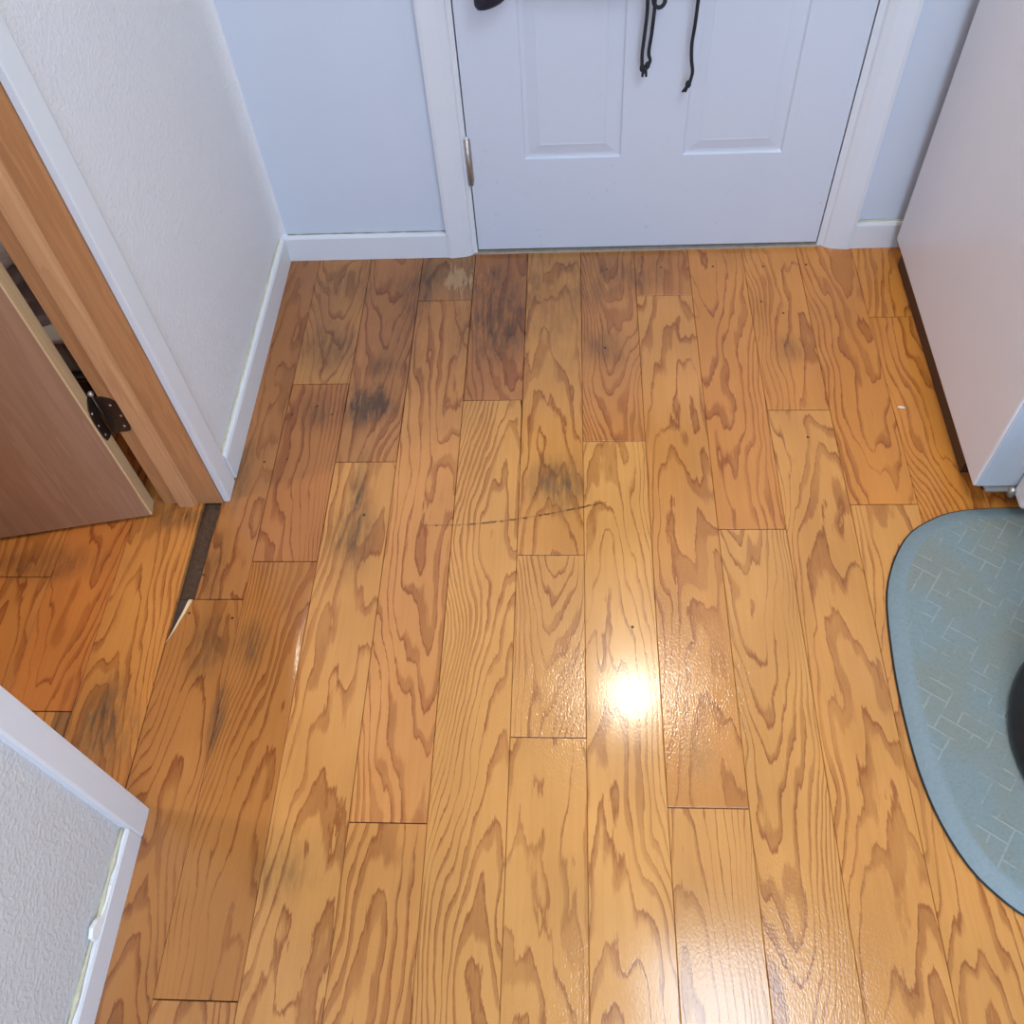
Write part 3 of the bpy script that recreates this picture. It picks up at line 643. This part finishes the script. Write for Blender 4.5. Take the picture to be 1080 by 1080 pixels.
# ------------------------------------------------------------------ kitchen mat and bin
half = [(1.70, 1.042), (1.589, 1.040), (1.500, 1.036), (1.455, 1.029), (1.419, 1.016), (1.369, 0.984), (1.334, 0.937), (1.307, 0.877), (1.294, 0.819), (1.286, 0.735), (1.283, 0.665), (1.284, 0.582), (1.290, 0.512), (1.304, 0.446), (1.330, 0.383), (1.362, 0.342), (1.398, 0.312), (1.45, 0.290), (1.55, 0.278), (1.70, 0.275)]
out = [Vector((x, y, 0)) for x, y in half] + [Vector((3.40-x, y, 0)) for x, y in half[-2:0:-1]]
oc = catmull(out, 3, True); MC = Vector((1.70, 0.66, 0))
def inset(d, z):
    n = len(oc); r = []
    for i in range(n):
        tn = (oc[(i+1) % n]-oc[i-1]).normalized(); nn = Vector((-tn.y, tn.x, 0))
        if nn.dot(MC-oc[i]) < 0: nn = -nn
        q = oc[i]+nn*d-MC; r.append(Vector((q.x, q.y, z)))
    return r
mt = bpy.data.objects.new('kitchen_mat', None); link(mt); mt.location = MC; tag(mt, 'blue-grey cushioned mat with rounded corners and embossed pattern on the right', 'mat')
rings_mesh('backing', [inset(0.0, 0.0008), inset(-0.0012, 0.003), inset(0.001, 0.0052)], M_RUBBER, mt, smooth=False)
rings_mesh('border', [inset(0.0015, 0.0052), inset(0.004, 0.0068), inset(0.012, 0.0100), inset(0.024, 0.0140), inset(0.030, 0.0146)], M_MATB, mt, cap=False)
pd = rings_mesh('pad', [inset(0.029, 0.0120), inset(0.0295, 0.0146), inset(0.034, 0.0149), inset(0.06, 0.0150)], M_MAT, mt, smooth=False)
tb = bpy.data.objects.new('waste_bin', None); link(tb); BC = (1.657, 0.560, 0.0152); tb.location = BC; tag(tb, 'round black bin standing on the blue-grey mat', 'bin')
def circ(r, z, n=48): return [Vector((r*math.cos(i*2*math.pi/n), r*math.sin(i*2*math.pi/n), z)) for i in range(n)]
rings_mesh('body', [circ(0.212, 0.0), circ(0.222, 0.003), circ(0.225, 0.012), circ(0.222, 0.030), circ(0.214, 0.036), circ(0.216, 0.30), circ(0.220, 0.31)], M_BLACK, tb)
rings_mesh('lid', [circ(0.221, 0.3105), circ(0.223, 0.325), circ(0.20, 0.345), circ(0.08, 0.36), circ(0.01, 0.362)], M_BLACK, tb)

# ------------------------------------------------------------------ crumbs on the floor
def crumb(loc, size, rot, label):
    bm = bmesh.new(); bmesh.ops.create_icosphere(bm, subdivisions=2, radius=1.0)
    for v in bm.verts: v.co *= random.uniform(0.85, 1.12)
    bmesh.ops.scale(bm, vec=size, verts=bm.verts)
    o = from_bm('crumb', bm, M_CRUMB, None, True); o.location = (*loc, size[2]*0.88); o.rotation_euler = (0, 0, rot); tag(o, label, 'crumb'); return o
crumb((1.4135, 1.292), (0.0085, 0.0035, 0.0028), -0.2, 'small pale crumb on the floor near the white appliance')

# ------------------------------------------------------------------ lamps and an added fill lamp
def ceiling_lamp(name, loc, r, power, color, label):
    e = bpy.data.objects.new(name, None); link(e); e.location = loc; tag(e, label, 'lamp')
    rings_mesh('base', [circ(r*1.15, 0.0), circ(r*1.15, -0.02), circ(r*1.02, -0.026)], M_TRIM, e)
    l = bpy.data.lights.new(name+'_light', 'AREA'); l.shape = 'DISK'; l.size = r*2; l.energy = power; l.color = color
    o = bpy.data.objects.new('lamp_light', l); link(o, e); o.location = (0, 0, -0.03)
ceiling_lamp('ceiling_lamp', (0.997, 1.655, CEIL), 0.085, 11, (1.0, 0.92, 0.76), 'round flush ceiling lamp above the entry door')
ceiling_lamp('ceiling_lamp', (-1.12, 0.60, CEIL), 0.07, 18, (1.0, 0.84, 0.66), 'round ceiling lamp in the side room')
pl = box('light_panel', (0.98, -0.14, CEIL-0.02), (1.56, 0.68, CEIL-0.0005), M_TRIM); tag(pl, 'flat rectangular ceiling light panel above the floor', 'lamp')
area('panel_light', (1.27, 0.27, CEIL-0.024), (1.27, 0.27, 0), 0.52, 0.76, 27, (0.72, 0.87, 1.0))
ceiling_lamp('ceiling_lamp', (1.05, -1.0, CEIL), 0.16, 22, (1.0, 0.94, 0.84), 'added round fill lamp behind the viewpoint')  # unseen lamp added to fill the floor with diffuse light
